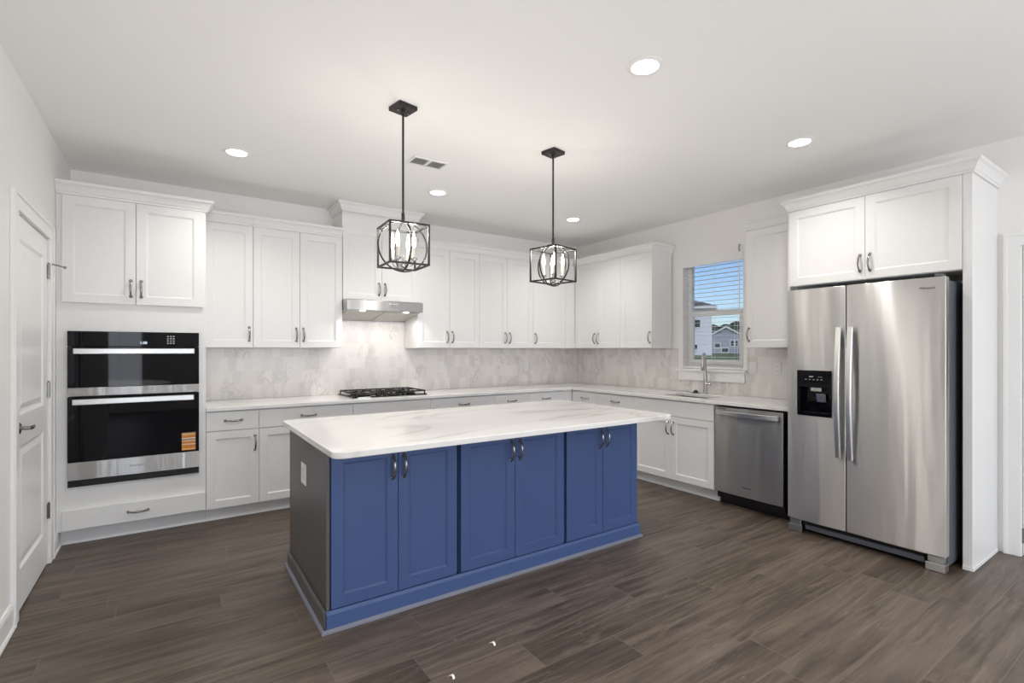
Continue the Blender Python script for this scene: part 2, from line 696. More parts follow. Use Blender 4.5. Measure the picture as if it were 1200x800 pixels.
# right wall with the sink window and, towards the camera, a door
WY0, WY1, WZ0, WZ1 = 2.762, 3.465, 1.165, 2.335
EY0, EY1, EZ = -.02, .815, 2.06
struct('wall_right', MB().slab([YR, EY0, EY1, WY0, WY1, YB], [0, WZ0, EZ, WZ1, ZC],
                               lambda i, j: not (i == 3 and j in (1, 2)) and not (i == 1 and j in (0, 1)), XR, XR + T, 'x'), M['wall'])

# rear wall with large windows
RW = [(-1.35, -.5, .45, 2.2), (.95, 2.3, .06, 2.15), (2.5, 4.2, .45, 2.2)]
rx = [XLL] + [v for w in RW for v in w[:2]] + [XR]
rz = [0, .06, .45, 2.15, 2.2, ZC]


def rear_in(i, j):
    if i in (1, 5):
        return not (2 <= j <= 3)
    if i == 3:
        return not (1 <= j <= 2)
    return True


struct('wall_rear', MB().slab(rx, rz, rear_in, YR - T, YR, 'y'), M['wall'])
for k, (x0, x1, z0, z1) in enumerate(RW):
    fr = MB().slab([x0, x0 + .06, (x0 + x1) / 2 - .03, (x0 + x1) / 2 + .03, x1 - .06, x1], [z0, z0 + .06, z1 - .06, z1],
                   lambda i, j: not (i in (1, 3) and j == 1), YR - .11, YR - .05, 'y')
    w = struct('window_%d' % (k + 2), fr, M['trim'], .003)
    struct('window_pane', MB().box(x0 + .06, x1 - .06, YR - .083, YR - .079, z0 + .06, z1 - .06), M['glass'], parent=w)

# ---- left door (hinged), casing
cas = [(0, 0), (.018, 0), (.018, .02), (.013, .07), (.013, .086), (0, .09)]


def casing_mb(y0, y1, ztop, xw, sgn, w=.09):
    mb = MB()
    th0, th1 = (xw, xw + sgn * .018)
    lo, hi = min(th0, th1), max(th0, th1)
    mb.slab([y0 - w, y0, y1, y1 + w], [0, ztop, ztop + w], lambda i, j: not (i == 1 and j == 0), lo, hi, 'x')
    # thin inner bead and outer band
    l2, h2 = (hi, hi + .006) if sgn > 0 else (lo - .006, lo)
    mb.slab([y0 - w, y0 - w + .022, y1 + w - .022, y1 + w], [0, ztop + w - .022, ztop + w], lambda i, j: not (i == 1 and j == 0), l2, h2, 'x')
    return mb


struct('trim_1', casing_mb(DY0 - .002, DY1 + .002, DZ + .002, XL, 1), M['trim'], .003)

dw, dh = DY1 - DY0 - .008, DZ - .014


def leaf(mb, w, h, th, panels):
    """panelled door in the (x,z) plane, front at y=0 going back to y=th; panels are (x0,x1,z0,z1)"""
    xs = sorted({0, w} | {p[0] for p in panels} | {p[1] for p in panels})
    zs = sorted({0, h} | {p[2] for p in panels} | {p[3] for p in panels})

    def ins(i, j):
        cx, cz = (xs[i] + xs[i + 1]) / 2, (zs[j] + zs[j + 1]) / 2
        return not any(p[0] < cx < p[1] and p[2] < cz < p[3] for p in panels)
    mb.slab(xs, zs, ins, 0, th, 'y')
    for (a, b, c, d) in panels:
        # sloped sticking, flat ground, raised field
        def rect(e, y):
            return [(a + e, y, c + e), (b - e, y, c + e), (b - e, y, d - e), (a + e, y, d - e)]
        lv = [rect(0, .001), rect(.014, .010), rect(.026, .010), rect(.056, .003)]
        vs = [p for r in lv for p in r]
        fs = []
        for q in range(3):
            for k in range(4):
                fs.append((q * 4 + k, q * 4 + (k + 1) % 4, q * 4 + 4 + (k + 1) % 4, q * 4 + 4 + k))
        fs.append((12, 13, 14, 15))
        mb.add(vs, fs)
        mb.box(a - .002, b + .002, th * .6, th * .6 + .002, c - .002, d + .002)
    return mb


# leaf local frame: x runs from latch side to hinge side (+Y), front faces +X
d1 = thing('door_1', None, None, (XL - .001, DY0 + .004, .008), pi / 2)
d1['kind'] = 'structure'
pst = .115
leaf(MB(), dw, dh, .036, [(pst, dw - pst, .21, .855), (pst, dw - pst, 1.02, dh - .12)]).build('door_leaf', M['trim'], d1, .0015)
hd = MB().lathe([(.031, 0), (.031, -.006), (.026, -.011), (.012, -.012), (.010, -.05), (.012, -.052)], (.065, 0, .955), 'y').tube(
    [(.065, -.05, .955), (.09, -.055, .956), (.13, -.052, .958), (.175, -.046, .955)], [.011, .010, .009, .007], 10, .6)
hd.build('lever_handle', M['nickel'], d1, smooth=True)
for z in (1.86, 1.105, .33):
    hg = MB().tube([(dw + .004, -.006, z - .048), (dw + .004, -.006, z + .048)], .008, 10)
    hg.lathe([(.004, .048), (.006, .052), (.003, .058)], (dw + .004, -.006, z))
    hg.box(dw - .02, dw, -.003, 0, z - .045, z + .045)
    if z > 1.5:
        hg.tube([(dw + .004, -.006, z + .052), (dw + .05, -.05, z + .048), (dw + .085, -.07, z + .044)], .004, 8)
        hg.lathe([(.004, 0), (.009, -.004), (.009, -.014), (.004, -.016)], (dw + .085, -.066, z + .044), 'y', 12)
    hg.build('hinge', M['nickel'], d1, smooth=True)

# baseboards with shoe
bb = [(0, 0), (.022, 0), (.024, .008), (.020, .018), (.0145, .022), (.0145, .105), (.010, .118), (.006, .125), (0, .125)]
struct('baseboard_left', MB().sweep([(XL, YCORN), (XL, DY0 - .095)], bb).sweep([(XL, DY1 + .095), (XL, 4.66)], bb), M['trim'])
struct('baseboard_right', MB().sweep([(XR, EY0 - .09), (XR, YR)], bb), M['trim'])
struct('baseboard_rear', MB().sweep([(XLL, YR), (.95, YR)][::-1], bb).sweep([(2.3, YR), (XR, YR)][::-1], bb), M['trim'])

# right door seen at the frame's edge
struct('trim_2', casing_mb(EY0 - .002, EY1 + .002, EZ + .002, XR, -1, .085), M['trim'], .003)
d2 = thing('door_2', None, None, (XR + .012, EY1 - .004, .008), -pi / 2)
d2['kind'] = 'structure'
w2, h2 = EY1 - EY0 - .008, EZ - .014
leaf(MB(), w2, h2, .036, [(pst, w2 - pst, .21, .855), (pst, w2 - pst, 1.02, h2 - .12)]).build('door_leaf', M['trim'], d2, .0015)
for z in (.13,):
    MB().tube([(-.001, -.006, z - .048), (-.001, -.006, z + .048)], .007, 10).build('hinge', M['nickel'], d2, smooth=True)

# ---- sink window
win = struct('window_1', MB().slab([WY0, WY0 + .045, WY1 - .045, WY1], [WZ0, WZ0 + .05, 1.735, 1.785, WZ1 - .05, WZ1],
                                   lambda i, j: not (i == 1 and j in (1, 3)), XR + .10, XR + .148, 'x'), M['trim'], .003)
struct('lower_sash', MB().slab([WY0 + .046, WY0 + .085, WY1 - .085, WY1 - .046], [WZ0 + .051, WZ0 + .10, 1.725, 1.775],
                               lambda i, j: not (i == 1 and j == 1), XR + .072, XR + .0995, 'x'), M['trim'], .003, parent=win)
struct('window_pane', MB().box(XR + .118, XR + .122, WY0 + .04, WY1 - .04, WZ0 + .045, WZ1 - .045), M['glass'], parent=win)
struct('sash_lock', MB().box(XR + .06, XR + .085, 3.09, 3.14, 1.776, 1.79), M['plate'], .003, parent=win)
sl = MB().box(XR - .045, XR + .098, WY0 - .0, WY1 + .0, WZ0 - .022, WZ0 - .0005)
struct('trim_3', MB().box(XR - .05, XR - .001, WY0 - .045, WY1 + .055, WZ0 - .027, WZ0 - .001).box(XR - .03, XR - .001, WY0 - .03, WY1 + .04, WZ0 - .125, WZ0 - .028), M['trim'], .004)

# ------------------------------------------------------------------ cabinet kit
DT = .020           # door thickness
G = .0016           # half the gap between neighbouring fronts
FR = .060           # shaker frame width


def shaker(w, h, fr=FR):
    mb = MB()
    rc = .009
    xs, zs = [0, fr, w - fr, w], [0, fr, h - fr, h]
    mb.slab(xs, zs, lambda i, j: not (i == 1 and j == 1), 0, DT, 'y')
    e = .007
    a, b, c, d = fr, w - fr, fr, h - fr
    vs = [(a, .0035, c), (b, .0035, c), (b, .0035, d), (a, .0035, d), (a + e, .006, c + e), (b - e, .006, c + e), (b - e, .006, d - e), (a + e, .006, d - e),
          (a + e, rc, c + e), (b - e, rc, c + e), (b - e, rc, d - e), (a + e, rc, d - e)]
    fs = [(k, (k + 1) % 4, 4 + (k + 1) % 4, 4 + k) for k in range(4)] + [(4 + k, 4 + (k + 1) % 4, 8 + (k + 1) % 4, 8 + k) for k in range(4)]
    fs.append((8, 9, 10, 11))
    mb.add(vs, fs)
    mb.box(a - .002, b + .002, rc + .004, DT - .003, c - .002, d + .002)
    return mb


def pull_mesh(L=.120):
    """bow pull along local z, standing out towards -y"""
    mb = MB()
    n = 17
    path, rad = [], []
    for i in range(n):
        s = i / (n - 1) * 2 - 1
        z = s * L / 2
        out = .030 * (1 - abs(s) ** 2.6) ** .8
        path.append((0, -.004 - out, z))
        rad.append(.0056 + .0022 * (1 - abs(s)) + .002 * max(0, abs(s) - .8) * 5)
    mb.tube(path, rad, 10, .75, side=(1, 0, 0))
    for s in (-1, 1):
        mb.lathe([(.0115, 0), (.0115, -.003), (.0085, -.006), (.006, -.009)], (0, 0, s * (L / 2 - .003)), 'y', 14)
    return mb


_pm = pull_mesh().build('handle', M['nickel'], smooth=True)
PULL = _pm.data
bpy.data.objects.remove(_pm)


def pull(parent, x, z, horizontal=False):
    o = bpy.data.objects.new('handle', PULL)
    o.parent = parent
    o.location = (x, 0, z)
    if horizontal:
        o.rotation_euler = (0, pi / 2, 0)
    COL.objects.link(o)
    return o


def add_door(root, x0, x1, z0, z1, hx, hz, mat, name='door'):
    """hx: 'l' / 'r' / None = side of the pull; hz: 'top' / 'bot'"""
    d = shaker(x1 - x0 - 2 * G, z1 - z0 - 2 * G).build(name, mat, root, .0013, loc=(x0 + G, 0, z0 + G))
    if hx:
        w = x1 - x0 - 2 * G
        px = .029 if hx == 'l' else w - .029
        pz = (z1 - z0) - .115 if hz == 'top' else .115
        pull(d, px, pz)
    return d


def add_drawer(root, x0, x1, z0, z1, mat, handle=True, name='drawer'):
    d = MB().box(0, x1 - x0 - 2 * G, 0, DT, 0, z1 - z0 - 2 * G).build(name, mat, root, .002, loc=(x0 + G, 0, z0 + G))
    if handle:
        pull(d, (x1 - x0) / 2, (z1 - z0) / 2, True)
    return d


def base_cabinet(label, x0, x1, face, rz, fronts, cat='cabinet', mat=None, group=None, handle_side=None, toe=True, depth=.6, top=.882):
    """x0..x1 along the run (local x); face = where the door faces stand"""
    mat = mat or M['white']
    w = x1 - x0
    loc = (x0, face, 0) if rz == 0 else (face, x0, 0)
    t = thing('base_cabinet', label, cat, loc, rz, group)
    zb = .115
    body = MB().box(.0005, w - .0005, DT + .002, depth, zb, top)
    body.build('body', mat, t)
    MB().box(.0005, w - .0005, .095, .113, 0.001, zb - .001).build('toe_kick', mat, t)
    MB().prism([(.082, .001), (.0945, .001), (.0945, .02), (.086, .018)], .0005, w - .0005, 'x').build('shoe_moulding', M['trim'], t)
    zt, zd = top - .006, .722
    if fronts[0] == 'drawer':
        add_drawer(t, 0, w, zd + .002, zt, mat, True)
    elif fronts[0] == 'false':
        add_drawer(t, 0, w, zd + .002, zt, mat, False, 'false_front')
    if fronts[1] == 1:
        add_door(t, 0, w, zb - .004, zd - .002, handle_side or 'r', 'top', mat)
    elif fronts[1] == 2:
        add_door(t, 0, w / 2, zb - .004, zd - .002, 'r', 'top', mat)
        add_door(t, w / 2, w, zb - .004, zd - .002, 'l', 'top', mat)
    return t


CROWN = [(0, 0), (.010, 0), (.012, .012), (.018, .018), (.024, .034), (.036, .056), (.050, .066), (.052, .072), (.052, .084), (0, .084)]


def wall_cabinet(label, x0, x1, face, rz, doors, z0=1.385, z1=2.437, depth=.325, ends='', crown_z=None, handle='r', crown_prof=None,
                 name='upper_cabinet', fill=None, trim_r=.0005):
    w = x1 - x0 if rz == 0 else x0 - x1
    loc = (x0, face, 0) if rz == 0 else (face, x0, 0)
    t = thing(name, label, 'cabinet', loc, rz)
    cz = crown_z or z1 + .002
    MB().box(.0005, w - .0005, DT + .002, depth, z0, cz + .01).build('body', M['white'], t, .001)
    if doors == 1:
        a, b = (0, w) if fill is None else fill
        add_door(t, a, b, z0 + .002, z1, handle, 'bot', M['white'])
        if fill:
            MB().box(b + G, w + .0015, .001, DT + .001, z0, z1 + .004).build('corner_strip', M['white'], t)
    elif doors == 2:
        add_door(t, 0, w / 2, z0 + .002, z1, 'r', 'bot', M['white'])
        add_door(t, w / 2, w, z0 + .002, z1, 'l', 'bot', M['white'])
    pr = crown_prof or CROWN
    path = [(w - trim_r, DT * .4), (.0005, DT * .4)]
    if 'r' in ends:
        path = [(w - .0005, depth)] + path
    if 'l' in ends:
        path = path + [(.0005, depth)]
    MB().sweep(path[::-1], pr, cz).build('crown_moulding', M['white'], t)
    return t


# ------------------------------------------------------------------ back run, base
FB = 4.57          # base door faces on the back wall
FRX = 4.01         # base door faces on the right wall
base_cabinet('white base cabinet with one drawer over one door, touching the tall oven cabinet', .2275, .602, FB, 0, ('drawer', 1))
base_cabinet('white base cabinet with wide drawer, behind the island\'s near left countertop corner', .602, 1.372, FB, 0, ('drawer', 2))
base_cabinet('white base cabinet with plain handleless top front, under the gas cooktop', 1.372, 2.142, FB, 0, ('false', 2))
base_cabinet('white base cabinet with wide drawer, directly right of the one under the cooktop', 2.142, 2.905, FB, 0, ('drawer', 2))
base_cabinet('narrow white base cabinet with short drawer, second to the right of the cooktop one', 2.905, 3.36, FB, 0, ('drawer', 1))
base_cabinet('white base cabinet on the back wall, last one before the inner corner', 3.36, 3.87, FB, 0, ('drawer', 1))
# right run (local x runs towards the camera: world -Y)


def rbase(label, y0, y1, fronts, **k):
    # y0 > y1
    w = y0 - y1
    t = thing('base_cabinet', label, 'cabinet', (FRX, y0, 0), R_RIGHT)
    mat = M['white']
    zb, top = .115, .882
    if k.get('sink'):
        MB().box(.0005, .018, DT + .002, .6, zb, top).box(w - .018, w - .0005, DT + .002, .6, zb, top).box(.018, w - .018, .582, .6, zb, top).box(
            .018, w - .018, DT + .002, .6, zb, zb + .018).box(.018, w - .018, DT + .002, .04, zb, top).build('body', mat, t)
    else:
        MB().box(.0005, w - .0005, DT + .002, .6, zb, top).build('body', mat, t)
    MB().box(.0005, w - .0005, .095, .113, .001, zb - .001).build('toe_kick', mat, t)
    MB().prism([(.082, .001), (.0945, .001), (.0945, .02), (.086, .018)], .0005, w - .0005, 'x').build('shoe_moulding', M['trim'], t)
    zt, zd = top - .006, .722
    if fronts[0] == 'drawer':
        add_drawer(t, 0, w, zd + .002, zt, mat, True)
    elif fronts[0] == 'false':
        add_drawer(t, 0, w, zd + .002, zt, mat, False, 'false_front')
    if fronts[1] == 1:
        add_door(t, 0, w, zb - .004, zd - .002, 'r', 'top', mat)
    else:
        add_door(t, 0, w / 2, zb - .004, zd - .002, 'r', 'top', mat)
        add_door(t, w / 2, w, zb - .004, zd - .002, 'l', 'top', mat)
    return t


cf = thing('corner_filler', 'plain white filler strip in the inner corner between the two base runs', 'filler')
MB().box(3.871, FRX - .001, FB + .004, FB + .02, .115, .882).box(FRX + .004, FRX + .02, FB - .009, FB + .003, .115, .882).build('filler_strip', M['white'], cf)
MB().box(3.871, FRX + .1, FB + .095, FB + .113, .001, .114).build('toe_kick', M['white'], cf)
rbase('white base cabinet on the window wall, first one out of the inner corner', 4.56, 4.129, ('drawer', 1))
rbase('white base cabinet with drawer, between the corner one and the sink cabinet', 4.129, 3.591, ('drawer', 1))
rbase('white sink base cabinet with two doors, left of the dishwasher', 3.591, 2.66, ('false', 2), sink=True)

# ------------------------------------------------------------------ perimeter countertop with sink hole
SX0, SX1, SY0, SY1 = 4.11, 4.45, 2.82, 3.31
CT0, CT1 = .8835, .914
xs = [.2275, 3.985, SX0, SX1, XR - .001]
ys = [1.985, SY0, SY1, 4.545, YB - .001]


def ct_in(i, j):
    if i == 0:
        return j == 3
    if i == 2 and j == 1:
        return False
    return True


ct = MB().slab(xs, ys, ct_in, CT0, CT1).build('countertop', M['quartz2'], None, .004)
tag(ct, 'long L-shaped white quartz countertop along the back and window walls', 'countertop')

# backsplash tiles
bs = MB().slab([.2275, 1.353, 1.3535, 2.1225, 2.123, XR - .012], [CT1 + .001, 1.383, 1.66], lambda i, j: j == 0 or i == 2, YB - .010, YB - .0005, 'y')
tag(bs.build('backsplash', M['tile_x']), 'pale marble tile backsplash on the back wall behind the cooktop', 'backsplash')
bs2 = MB().slab([1.985, WY0 - .047, WY1 + .057, YB - .001], [CT1 + .001, WZ0 - .128, 1.383], lambda i, j: not (i == 1 and j == 1), XR - .010, XR - .0005, 'x')
tag(bs2.build('backsplash', M['tile_y']), 'pale marble tile backsplash on the right wall around the sink window', 'backsplash')

# ------------------------------------------------------------------ wall cabinets
UF = 4.845
UX = 4.30
wall_cabinet('white single-door wall cabinet touching the tall oven cabinet', .2275, .591, UF, 0, 1, handle='r')
wall_cabinet('white double-door wall cabinet just left of the range hood', .591, 1.353, UF, 0, 2)
HC = [(0, 0), (.012, 0), (.014, .02), (.022, .03), (.030, .055), (.050, .095), (.072, .115), (.076, .122), (.076, .14), (0, .14)]
wall_cabinet('tall white double-door cabinet above the range hood, rising to the ceiling', 1.3545, 2.1215, UF - .012, 0, 2, z0=1.848, z1=2.545,
             depth=.36, ends='lr', crown_z=2.699)
wall_cabinet('white double-door wall cabinet just right of the range hood', 2.123, 2.875, UF, 0, 2)
wall_cabinet('white double-door wall cabinet on the back wall, second one right of the hood', 2.875, 3.63, UF, 0, 2)
wall_cabinet('white single-door wall cabinet on the back wall, in the corner by the window wall', 3.63, UX - .002, UF, 0, 1, handle='l', fill=(0, .51), trim_r=.046)
wall_cabinet('white double-door wall cabinet on the window wall, nearest the room corner', UF - .002, 4.058, UX, R_RIGHT, 2)
wall_cabinet('white single-door wall cabinet just left of the window, its side panel showing', 4.058, 3.595, UX, R_RIGHT, 1, ends='r', handle='r')
wall_cabinet('white single-door wall cabinet right of the window, beside the refrigerator', 2.53, 2.085, UX, R_RIGHT, 1, ends='l', handle='l')

# ------------------------------------------------------------------ tall oven cabinet
TX0, TX1 = -.6485, .2265
ov = thing('oven_cabinet', 'tall white cabinet beside the left door, built around the black wall oven', 'cabinet', (TX0, FB, 0))
tw = TX1 - TX0
OX0, OX1, OZ0, OZ1 = .0685, .8225, .417, 1.495      # oven hole in local coordinates
body = MB().slab([0, OX0, OX1, tw], [.115, OZ0, OZ1, 2.44], lambda i, j: not (i == 1 and j == 1), .002, .02, 'y')
body.box(0, .018, .02, .61, .115, 2.44).box(tw - .018, tw, .02, .61, .115, 2.44).box(.018, tw - .018, .02, .61, 1.60, 1.618).box(.018, tw - .018, .02, .61, 2.42, 2.44).box(
    .018, tw - .018, .02, .61, .36, .378)
body.build('body', M['white'], ov, .001)
MB().box(0, tw, .095, .113, .001, .114).build('toe_kick', M['white'], ov)
MB().prism([(.082, .001), (.0945, .001), (.0945, .02), (.086, .018)], 0, tw, 'x').build('shoe_moulding', M['trim'], ov)


def sub_door(x0, x1, z0, z1, hx, hz):
    d = add_door(ov, x0, x1, z0, z1, hx, hz, M['white'])
    d.location.y = -DT
    return d


sub_door(.0315, .4395, 1.695, 2.437, 'r', 'bot')
sub_door(.4395, .8565, 1.695, 2.437, 'l', 'bot')
dr = add_drawer(ov, .030, tw - .004, .122, .262, M['white'])
dr.location.y = -DT
MB().sweep([(0, -.001), (tw, -.001), (tw, .215)], CROWN, 2.441).build('crown_moulding', M['white'], ov)

# ------------------------------------------------------------------ wall oven with microwave
wo = thing('double_oven', 'black glass double wall oven with steel bars in the tall white cabinet', 'oven', (TX0, FB - .0, 0))
yo = -.024
MB().box(OX0 + .012, OX1 - .012, .0225, .55, OZ0 + .02, OZ1 - .02).build('body', M['black'], wo)
a, b = OX0 - .006, OX1 + .006
MB().box(a, b, yo, .0005, 1.392, 1.498).build('control_panel', M['gloss_black'], wo, .002)
md = MB().box(a, b, yo, .0005, 1.105, 1.389).build('microwave_door', M['gloss_black'], wo, .002)
MB().box(a, b, yo - .002, .0005, 1.045, 1.1045).build('steel_strip', M['steel_dark'], wo, .002)
od = MB().box(a, b, yo, .0005, .588, 1.040).build('oven_door', M['gloss_black'], wo, .002)
MB().box(a, b, yo - .002, .0005, .465, .5875).build('lower_trim', M['steel_dark'], wo, .002)
vg = MB()
for z in (.418, .434, .450):
    vg.box(a, b, yo + .004, .0005, z, z + .0085)
vg.box(a, b, -.006, .0003, .418, .462)
vg.build('vent_grille', M['black_metal'], wo)


def bar_handle(x0, x1, zc, hh, parent):
    h = MB().box(x0, x1, yo - .058, yo - .044, zc - hh / 2, zc + hh / 2)
    h.box(x0 + .03, x0 + .05, yo - .044, yo - .0005, zc - .012, zc + .012).box(x1 - .05, x1 - .03, yo - .044, yo - .0005, zc - .012, zc + .012)
    h.build('handle', M['steel_bar'], parent, .004)


bar_handle(OX0 + .03, OX1 - .025, 1.358, .040, md)
bar_handle(OX0 + .025, OX1 - .028, 1.008, .040, od)
text_mesh('1:08', .026, M['digits'], wo, 'clock', (.4835, yo - .0008, 1.418), (pi / 2, 0, 0))
kp = MB()
for r in range(4):
    for c_ in range(3):
        kp.box(.6255 + c_ * .018, .6365 + c_ * .018, yo - .001, yo - .0002, 1.412 + r * .017, 1.421 + r * .017)
kp.build('keypad', M['mark'], wo)
text_mesh('Whirlpool', .021, M['logo'], wo, 'logo', (.4455, yo - .0026, .528), (pi / 2, 0, 0))
MB().box(.7175, .8055, yo - .0012, yo - .0003, .603, .735).build('energy_label', M['label'], od)

# ------------------------------------------------------------------ range hood
hood = thing('range_hood', 'stainless steel under-cabinet range hood above the gas cooktop', 'range hood', (1.356, 4.70, 0))
hw = .764
shell = MB().prism([(0, 1.745), (0, 1.838), (.012, 1.846), (.482, 1.846), (.482, 1.668), (.474, 1.668), (.474, 1.68), (.03, 1.752), (.03, 1.745)], 0, hw, 'x')
shell.build('canopy', M['steel_dark'], hood, .0015)
for k in (0, 1):
    x0, x1 = (.02, hw / 2 - .006) if k == 0 else (hw / 2 + .006, hw - .02)
    MB().prism([(.06, 1.739), (.465, 1.674), (.465, 1.679), (.06, 1.744)], x0, x1, 'x').build('grease_filter', M['mesh'], hood)
for x in (.16, .60):
    l_ = MB().lathe([(.001, -.006), (.024, -.005), (.026, .004)], (x, .042, 1.742), 'z', 20).build('hood_light', M['hoodlens'], hood, smooth=True)
    lamp('hood_lamp', 'SPOT', (x, .05, 1.725), W_HOOD * 10, (1, .96, .9), (radians(18), 0, 0), hood, spot_size=radians(150), spot_blend=.6, shadow_soft_size=.025)
bt = MB()
for k in range(4):
    for r in range(2):
        bt.lathe([(.006, 0), (.006, -.002), (.004, -.003)], (.42 + k * .024, 0, 1.785 + r * .024), 'y', 12)
bt.build('button_panel', M['nickel'], hood)

# ------------------------------------------------------------------ gas cooktop
ck = thing('gas_cooktop', 'black gas cooktop with cast-iron grates set in the back countertop', 'cooktop', (1.395, 4.66, CT1))
cw, cd = .755, .49
MB().box(0, cw, 0, cd, .0005, .012).build('body', M['gloss_black'], ck, .004)
for g in range(3):
    x0 = .012 + g * .246
    x1 = x0 + .238
    gm = MB()
    zt = .048
    for x in (x0, x1 - .012):
        gm.box(x, x + .012, .02 if g != 1 else .10, cd - .015, zt - .014, zt)
    yf = .02 if g != 1 else .10
    for y in (yf, cd - .027):
        gm.box(x0 + .012, x1 - .012, y, y + .012, zt - .014, zt)
    gm.box(x0 + .012, x1 - .012, .245, .257, zt - .012, zt)
    for y0_, y1_ in ((yf + .012, .2), (.3, cd - .027)):
        xc = (x0 + x1) / 2
        gm.box(xc - .006, xc + .006, y0_, y0_ + .055, zt - .012, zt).box(xc - .006, xc + .006, y1_ - .055, y1_, zt - .012, zt)
    for x in (x0, x1 - .012):
        for y in (yf, cd - .027):
            gm.box(x, x + .012, y, y + .012, .0125, zt - .014)
    gm.build('grate', M['iron'], ck, .002)
for (x, y, r) in ((.13, .13, .045), (.13, .36, .04), (.377, .30, .055), (.625, .13, .045), (.625, .36, .04)):
    MB().lathe([(r, .012), (r, .022), (r * .8, .026), (r * .8, .03), (r * .6, .033)], (x, y, 0), 'z', 20).build('burner', M['iron'], ck, smooth=True)
for k in range(5):
    x = .265 + k * .062
    MB().lathe([(.020, .0125), (.020, .016), (.016, .018), (.014, .040), (.012, .043)], (x, .05, 0), 'z', 18).box(x - .003, x + .003, .034, .066, .036, .047).build('knob', M['black_metal'], ck, smooth=True)
MB().box(.05, .17, -.0012, -.0002, .002, .010).build('badge', M['chrome'], ck)  # thin silver strip on the front edge

# ------------------------------------------------------------------ sink, faucet, stopper
sk = thing('kitchen_sink', 'steel undermount sink let into the countertop below the window', 'sink', (SX0, SY0, 0))
e = .008
sw, sd = SX1 - SX0, SY1 - SY0
MB().slab([-e - .012, -e, sw + e, sw + e + .012], [-e - .012, -e, sd + e, sd + e + .012], lambda i, j: not (i == 1 and j == 1), .68, CT0 - .001).box(
    -e, sw + e, -e, sd + e, .68, .684).build('bowl', M['sink'], sk)
MB().lathe([(.045, .685), (.045, .688), (.03, .6885), (.028, .686)], (sw / 2, sd / 2, 0), 'z', 24).build('drain', M['chrome'], sk, smooth=True)

fx, fy = 4.565, 3.125
fc = thing('kitchen_faucet', 'tall brushed nickel pull-down faucet behind the sink', 'faucet', (fx, fy, CT1), 0)
MB().lathe([(.028, .0005), (.028, .006), (.0215, .010), (.0205, .10), (.0195, .19), (.014, .235)], N=24).build('body', M['chrome'], fc, smooth=True)
th = radians(-160)
dx, dy = cos(th), sin(th)
path = [(0, 0, .23), (0, 0, .36)]
rr = .050
for k in range(1, 13):
    an = pi * k / 12
    path.append((dx * rr * (1 - cos(an)), dy * rr * (1 - cos(an)), .36 + rr * sin(an)))
MB().tube(path, .0125, 14, side=(-dy, dx, 0)).build('spout', M['chrome'], fc, smooth=True)
hx, hy = dx * 2 * rr, dy * 2 * rr
MB().lathe([(.0135, .36), (.0145, .35), (.018, .29), (.020, .25), (.017, .243)], (hx, hy, 0), 'z', 20).build('spray_head', M['chrome'], fc, smooth=True)
MB().tube([(0, -.018, .10), (0, -.06, .10)], [.016, .015], 16).tube([(0, -.055, .105), (.004, -.057, .14), (.012, -.06, .195)], [.007, .006, .0055], 10).build(
    'lever_handle', M['chrome'], fc, smooth=True)
st = MB().lathe([(.036, .0005), (.036, .006), (.026, .009), (.022, .022), (.012, .030), (.004, .032)], (0, 0, 0), 'z', 24).build('sink_stopper', M['black'], smooth=True,
                                                                                                                  loc=(4.545, 3.225, CT1))
tag(st, 'small black rubber sink stopper lying beside the faucet base', 'stopper')

# ------------------------------------------------------------------ dishwasher
dwt = thing('dishwasher', 'stainless steel dishwasher between the sink cabinet and the refrigerator', 'dishwasher', (FRX - .012, 2.648, 0), R_RIGHT)
ww = .606
MB().box(.004, ww - .004, .045, .58, .06, .868).build('body', M['black'], dwt)
MB().box(.004, ww - .004, .10, .12, .001, .059).box(.004, ww - .004, .1205, .58, .001, .059).build('toe_panel', M['black'], dwt)
NB = 16
pf = [(.003 + (ww - .006) * i / NB, .009 * (2 * i / NB - 1) ** 2) for i in range(NB + 1)]
dd = MB().prism(pf + [(ww - .003, .0445), (.003, .0445)], .118, .866, 'z').build('door', M['steel_dark'], dwt, .004, 2, smooth=True)
path, n = [], 17
for i in range(n):
    s = i / (n - 1)
    path.append((.03 + s * (ww - .06), -.022 - .034 * sin(pi * s) ** .8, .818))
hm = MB()
vs = []
for (x, y, z) in path:
    vs += [(x, y + .010, z - .021), (x, y - .004, z - .019), (x, y - .004, z + .019), (x, y + .010, z + .021)]
fs = []
for i in range(n - 1):
    for k in range(4):
        fs.append((i * 4 + k, i * 4 + (k + 1) % 4, i * 4 + 4 + (k + 1) % 4, i * 4 + 4 + k))
fs += [(3, 2, 1, 0), tuple((n - 1) * 4 + k for k in range(4))]
hm.add(vs, fs)
hm.box(.03, .05, -.02, -.0005, .802, .834).box(ww - .05, ww - .03, -.02, -.0005, .802, .834)
hm.build('handle', M['steel_bar'], dd, .003)
text_mesh('Whirlpool', .018, M['logo'], dwt, 'logo', (.30, -.0006, .20), (pi / 2, 0, 0))
MB().box(.04, .11, -.0012, -.0003, .851, .856).build('control_mark', M['logo'], dwt)

# ------------------------------------------------------------------ refrigerator
FX = 3.88
rf = thing('refrigerator', 'stainless steel side-by-side refrigerator with black ice and water dispenser', 'refrigerator', (FX, 1.954, 0), R_RIGHT)
fw = .945
MB().box(.006, fw - .006, .078, .75, .03, 1.80).build('body', M['dark_side'], rf, .006)


